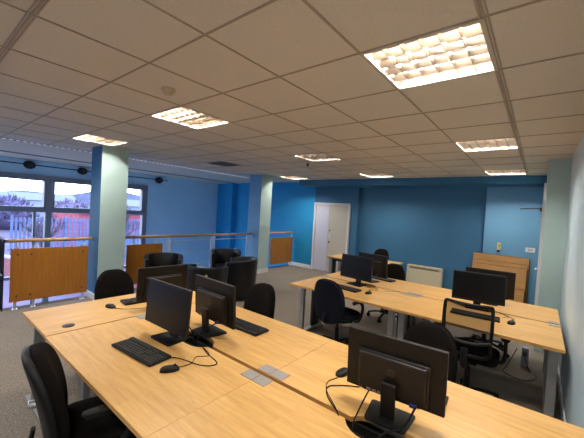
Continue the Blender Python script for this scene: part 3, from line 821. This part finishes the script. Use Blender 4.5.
cable('black cable looping on the carpet under the right far-island desk', [(.72, 3.1, .22), (.64, 3.0, .02), (.62, 2.8, .008), (.80, 2.72, .008), (.92, 2.9, .008), (.84, 3.12, .01), (.78, 3.14, .2)], .004)
t = thing('socket_box', 'small white floor socket box under the right far-island desk', 'socket', (.80, 3.22, 0))
bm = B(); box(bm, (0, 0, .11), (.07, .09, .22), bev=.006); obj('body', bm, 'white', t)
bm = B(); box(bm, (0, -.048, .15), (.04, .006, .05)); obj('socket_face', bm, 'plate', t)

# ------------------------------------------------------------------ things on and against the back wall
t = thing('storage_heater', 'cream electric heater on the blue wall behind the far island', 'heater', (-1.265, 6.36, .07))
bm = B(); box(bm, (0, -.08, .25), (.80, .14, .52), bev=.012); obj('body', bm, 'heater', t)
bm = B(); box(bm, (.0, -.152, .455), (.66, .004, .045)); g_ = obj('grille', bm, 'grille_dark', t)
bm = B(); box(bm, (.355, -.153, .455), (.035, .006, .05)); obj('control', bm, 'plate', t)
for s in (-1, 1):
    bm = B(); box(bm, (s*.3, -.08, -.035), (.05, .12, .07)); obj('foot', bm, 'plate', t)
# leaning boards
for k, (h, y, x0, x1, lab) in enumerate(((1.06, 6.13, -.25, .72, 'tallest light brown board leaning on the blue wall at the back of the stack'),
                              (.93, 6.055, -.24, .70, 'light brown board in the middle of the leaning stack'),
                              (.86, 5.985, -.235, .69, 'light brown board second from the front of the leaning stack'),
                              (.46, 5.90, -.23, .68, 'shortest light brown board at the front of the leaning stack'))):
    t = thing('wooden_board', lab, 'board', ((x0+x1)/2, y, .0), 0, 'brown boards leaning on the back wall')
    w_ = x1-x0; tl = -.07
    bm = B(); box(bm, (0, 0, h/2), (w_, .045, h), rx=tl, bev=.002); bd = obj('panel', bm, 'board', t)
    bm = B()
    for s in (-1, 1): box(bm, (s*(w_/2+.004), .0, h/2), (.009, .046, h*.97), rx=tl)
    box(bm, (0, h/2*math.sin(.07)-.004, h*.9975+.003), (w_*.99, .04, .006)); obj('edge_strip', bm, 'board_edge', t)
t = thing('wall_switch', 'pale yellow wall unit with dark base above the leaning boards', 'switch', (.195, 6.2, 1.13))
bm = B(); box(bm, (0, -.018, .11), (.062, .036, .15), bev=.004); obj('body', bm, 'yellow', t)
bm = B(); box(bm, (0, -.02, .012), (.055, .04, .04), bev=.003); obj('base', bm, 'plastic_grey', t)
bm = B(); box(bm, (.008, -.038, .13), (.018, .006, .03)); box(bm, (-.01, -.038, .085), (.01, .006, .015)); obj('rocker', bm, 'brown_dark', t)
t = thing('light_switch', 'white double switch plate on the blue wall left of the pillar', 'switch', (.715, 6.2, 1.225))
bm = B(); box(bm, (0, -.007, 0), (.155, .014, .09), bev=.003); obj('plate', bm, 'white', t)
for s in (-1, 1):
    bm = B(); box(bm, (s*.02, -.016, 0), (.028, .006, .03)); obj('rocker', bm, 'plate', t)

# ------------------------------------------------------------------ outside
ZG = -3.3
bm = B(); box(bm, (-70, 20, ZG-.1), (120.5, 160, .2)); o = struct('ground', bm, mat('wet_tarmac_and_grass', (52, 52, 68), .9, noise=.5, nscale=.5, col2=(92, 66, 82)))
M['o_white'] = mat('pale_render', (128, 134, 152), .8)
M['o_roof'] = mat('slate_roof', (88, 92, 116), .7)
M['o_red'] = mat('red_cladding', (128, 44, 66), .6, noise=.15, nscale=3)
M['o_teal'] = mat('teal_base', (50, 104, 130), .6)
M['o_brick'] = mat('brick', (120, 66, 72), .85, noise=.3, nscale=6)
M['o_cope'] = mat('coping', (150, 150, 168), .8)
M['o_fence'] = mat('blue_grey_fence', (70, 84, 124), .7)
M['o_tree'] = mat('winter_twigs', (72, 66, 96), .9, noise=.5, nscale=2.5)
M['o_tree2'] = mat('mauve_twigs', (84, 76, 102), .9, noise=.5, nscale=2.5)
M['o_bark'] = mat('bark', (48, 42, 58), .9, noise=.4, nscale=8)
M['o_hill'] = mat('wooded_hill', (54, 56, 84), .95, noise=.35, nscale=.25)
bm = B(); n = 60
for k in range(n):
    y0 = -60+k*3.; 
    h0 = 2.2+1.6*math.sin(k*.21)+.8*math.sin(k*.77); h1 = 2.2+1.6*math.sin((k+1)*.21)+.8*math.sin((k+1)*.77)
    a = [bm.verts.new(v) for v in ((-95, y0, ZG), (-95, y0+3, ZG), (-118, y0+3, h1+1), (-118, y0, h0+1))]
    bm.faces.new(a)
bmesh.ops.remove_doubles(bm, verts=bm.verts, dist=.01)
struct('hill', bm, 'o_hill', smooth=80)

def house(name, label, loc, size, wall, roof, nwin, rh=1.2, group=None, flat=False, base=None):
    t = thing(name, label, 'building', loc, 0, group)
    dx, dy, dz = size
    bm = B(); box(bm, (0, 0, dz/2), size); obj('wall', bm, wall, t)
    bm = B()
    if flat: box(bm, (0, 0, dz+.12), (dx+.5, dy+.5, .24))
    else:
        vs = [bm.verts.new(v) for v in ((-dx/2-.3, -dy/2-.3, dz), (dx/2+.3, -dy/2-.3, dz), (dx/2+.3, dy/2+.3, dz), (-dx/2-.3, dy/2+.3, dz), (0, -dy/2-.3, dz+rh), (0, dy/2+.3, dz+rh))]
        for f in ((0, 3, 5, 4), (1, 4, 5, 2), (0, 4, 1), (3, 2, 5), (0, 1, 2, 3)): bm.faces.new([vs[i] for i in f])
    obj('roof', bm, roof, t)
    for k in range(nwin):
        y = -dy/2+(k+.5)*dy/nwin
        bm = B(); box(bm, (dx/2+.02, y, dz*.6), (.06, dy/nwin*.45, dz*.28)); obj('window', bm, 'o_roof', t)
    if base:
        bm = B(); box(bm, (dx/2+.05, 0, base/2), (.1, dy, base)); obj('plinth', bm, 'o_teal', t)
    return t
house('building', 'long low pale building with grey roof seen through the upper left window', (-74, 5, ZG), (8, 30, 4.2), 'o_white', 'o_roof', 10, 1.3)
house('building', 'smaller pale house with grey roof behind the left column, through the window', (-66, 26, ZG), (7, 9, 4.0), 'o_white', 'o_roof', 4, 1.3)
house('building', 'flat-roofed red building with teal base seen through the lower windows', (-37, 18.4, ZG), (8, 19, 3.6), 'o_red', 'o_roof', 7, 1, flat=True, base=1.2)
# fence of uprights
t = thing('fence', 'blue-grey fence of tall uprights outside the lower windows', 'fence', (-27.5, 3.2, ZG))
bm = B()
for k in range(110): box(bm, (0, k*.23, 1.72), (.05, .13, 3.44))
for z in (1.2, 3.2): box(bm, (.04, 12.5, z), (.04, 25.4, .08))
obj('uprights', bm, 'o_fence', t)
for k in range(9):
    bm = B(); box(bm, (.06, k*3.1, 1.8), (.12, .12, 3.6)); obj('post', bm, 'o_fence', t)
# sloping brick wall with pale coping
t = thing('brick_wall', 'low red brick boundary wall with pale coping outside, running diagonally', 'wall', (-26.5, 2.0, ZG))
L_ = 13.; an = math.atan2(4., 12.)
bm = B(); box(bm, (L_/2*math.cos(an), L_/2*math.sin(an), .55), (L_, .25, 1.1), rz=an); obj('brickwork', bm, 'o_brick', t)
bm = B(); box(bm, (L_/2*math.cos(an), L_/2*math.sin(an), 1.15), (L_+.1, .34, .1), rz=an); obj('coping', bm, 'o_cope', t)

def bare_tree(loc, h, seed, label, m='o_bark'):
    rnd = random.Random(seed)
    t = thing('bare_tree', label, 'tree', loc, 0, 'bare trees outside the windows')
    bm = B(); tube(bm, [(0, 0, 0), (.05, .05, h*.25), (0, .0, h*.5)], .09, seg=6, n=2); obj('trunk', bm, m, t)
    bm = B()
    def branch(p, d, L, r, lv):
        q = p+d*L
        cyl(bm, p, q, r, r*.6, seg=4, cap=False)
        if lv == 0: return
        for k in range(3):
            dd = (d+Vector((rnd.uniform(-.8, .8), rnd.uniform(-.8, .8), rnd.uniform(-.1, .7)))).normalized()
            branch(p+d*L*rnd.uniform(.5, 1.), dd, L*.7, r*.6, lv-1)
    for k in range(5):
        d = Vector((rnd.uniform(-.6, .6), rnd.uniform(-.6, .6), 1)).normalized()
        branch(Vector((0, 0, h*rnd.uniform(.25, .48))), d, h*.22, .045, 4)
    obj('branches', bm, m, t); return t
for k, (x, y, h, lab) in enumerate(((-19, -1.2, 4.6, 'bare winter tree outside the lower left window pane'), (-23, 1.2, 4.2, 'bare tree outside, left of the thin lower mullion'),
                  (-22, 3.8, 4.4, 'bare tree outside, between the lower mullion and the left column'), (-24, 9.0, 4.6, 'bare tree outside, hidden partly by the left column'),
                  (-17, -4.4, 4.5, 'bare tree outside at the far left edge'))):
    bare_tree((x, y, ZG), h, k+3, lab)
def bushy(loc, r, seed, label, m):
    rnd = random.Random(seed)
    t = thing('winter_tree', label, 'tree', loc, 0, 'distant winter trees')
    bm = B(); cyl(bm, (0, 0, 0), (0, 0, r), .18, .1, seg=6); obj('trunk', bm, 'o_bark', t)
    bm = B()
    for k in range(420):
        v = Vector((rnd.gauss(0, 1), rnd.gauss(0, 1), rnd.gauss(0, 1))).normalized()*r*rnd.uniform(.55, 1.)
        v.z = abs(v.z)*1.0
        d = (v.normalized()+Vector((rnd.uniform(-.5, .5), rnd.uniform(-.5, .5), rnd.uniform(0, .6)))).normalized()
        cyl(bm, Vector((0, 0, r*.5))+v, Vector((0, 0, r*.5))+v+d*r*.28, r*.045, r*.01, seg=3, cap=False)
    bmesh.ops.create_icosphere(bm, subdivisions=3, radius=r*.8, matrix=Matrix.Translation((0, 0, r*.7)))
    for v in bm.verts:
        pass
    obj('crown', bm, m, t); return t
pos = ['leftmost', 'second from the left', 'third from the left', 'fourth from the left', 'fifth from the left', 'sixth from the left', 'seventh from the left', 'eighth from the left', 'ninth from the left', 'rightmost']
for k in range(10):
    x = -55+random.uniform(-4, 4); y = -14+k*7.4; r = random.uniform(2.7, 3.3)
    bushy((x, y, ZG), r, 50+k, 'distant twiggy winter tree on the skyline, %s' % pos[k], 'o_tree' if k % 2 else 'o_tree2')

# ------------------------------------------------------------------ daylight
w = bpy.data.worlds.new('World'); bpy.context.scene.world = w; w.use_nodes = True
nt = w.node_tree; bg = nt.nodes['Background']
tc = N(nt, 'ShaderNodeTexCoord'); sp = N(nt, 'ShaderNodeSeparateXYZ'); nt.links.new(tc.outputs['Generated'], sp.inputs[0])
rp = N(nt, 'ShaderNodeValToRGB')
rp.color_ramp.elements[0].position = 0; rp.color_ramp.elements[0].color = (.84, .90, 1, 1)
rp.color_ramp.elements[1].position = .6; rp.color_ramp.elements[1].color = (.50, .66, 1., 1)
nt.links.new(sp.outputs['Z'], rp.inputs['Fac']); nt.links.new(rp.outputs['Color'], bg.inputs['Color'])
bg.inputs['Strength'].default_value = 9.0
pl = bpy.data.lights.new('sky_portal', 'AREA'); pl.shape = 'RECTANGLE'; pl.size = 7.9; pl.size_y = 5.2
pl.cycles.is_portal = True
po = bpy.data.objects.new('sky_portal', pl); C.objects.link(po); po.location = (XW+.1, -.45, -.4); po.rotation_euler = (0, -PI/2, 0)
po.rotation_euler = Matrix(((0, 0, -1), (1, 0, 0), (0, -1, 0))).to_euler()

# ------------------------------------------------------------------ camera
cam = bpy.data.cameras.new('camera'); co = bpy.data.objects.new('camera', cam); C.objects.link(co)
cam.sensor_width = 36; cam.lens = 312.69/584*36; cam.clip_end = 400
Rm = [[0.7797938260781866, 0.623281280967911, 0.05866884697471659], [-0.06270269036536275, -0.015484473964536533, 0.9979121222266953], [-0.6228884020683707, 0.7818444064269063, -0.027006715973443576]]
r, u, f = (Vector(v) for v in Rm)
mw = Matrix(((r.x, u.x, -f.x, 0.8557), (r.y, u.y, -f.y, -1.5968), (r.z, u.z, -f.z, 1.73), (0, 0, 0, 1)))
co.matrix_world = mw
bpy.context.scene.camera = co
bpy.context.scene.view_settings.view_transform = 'Standard'
bpy.context.scene.view_settings.exposure = -0.07
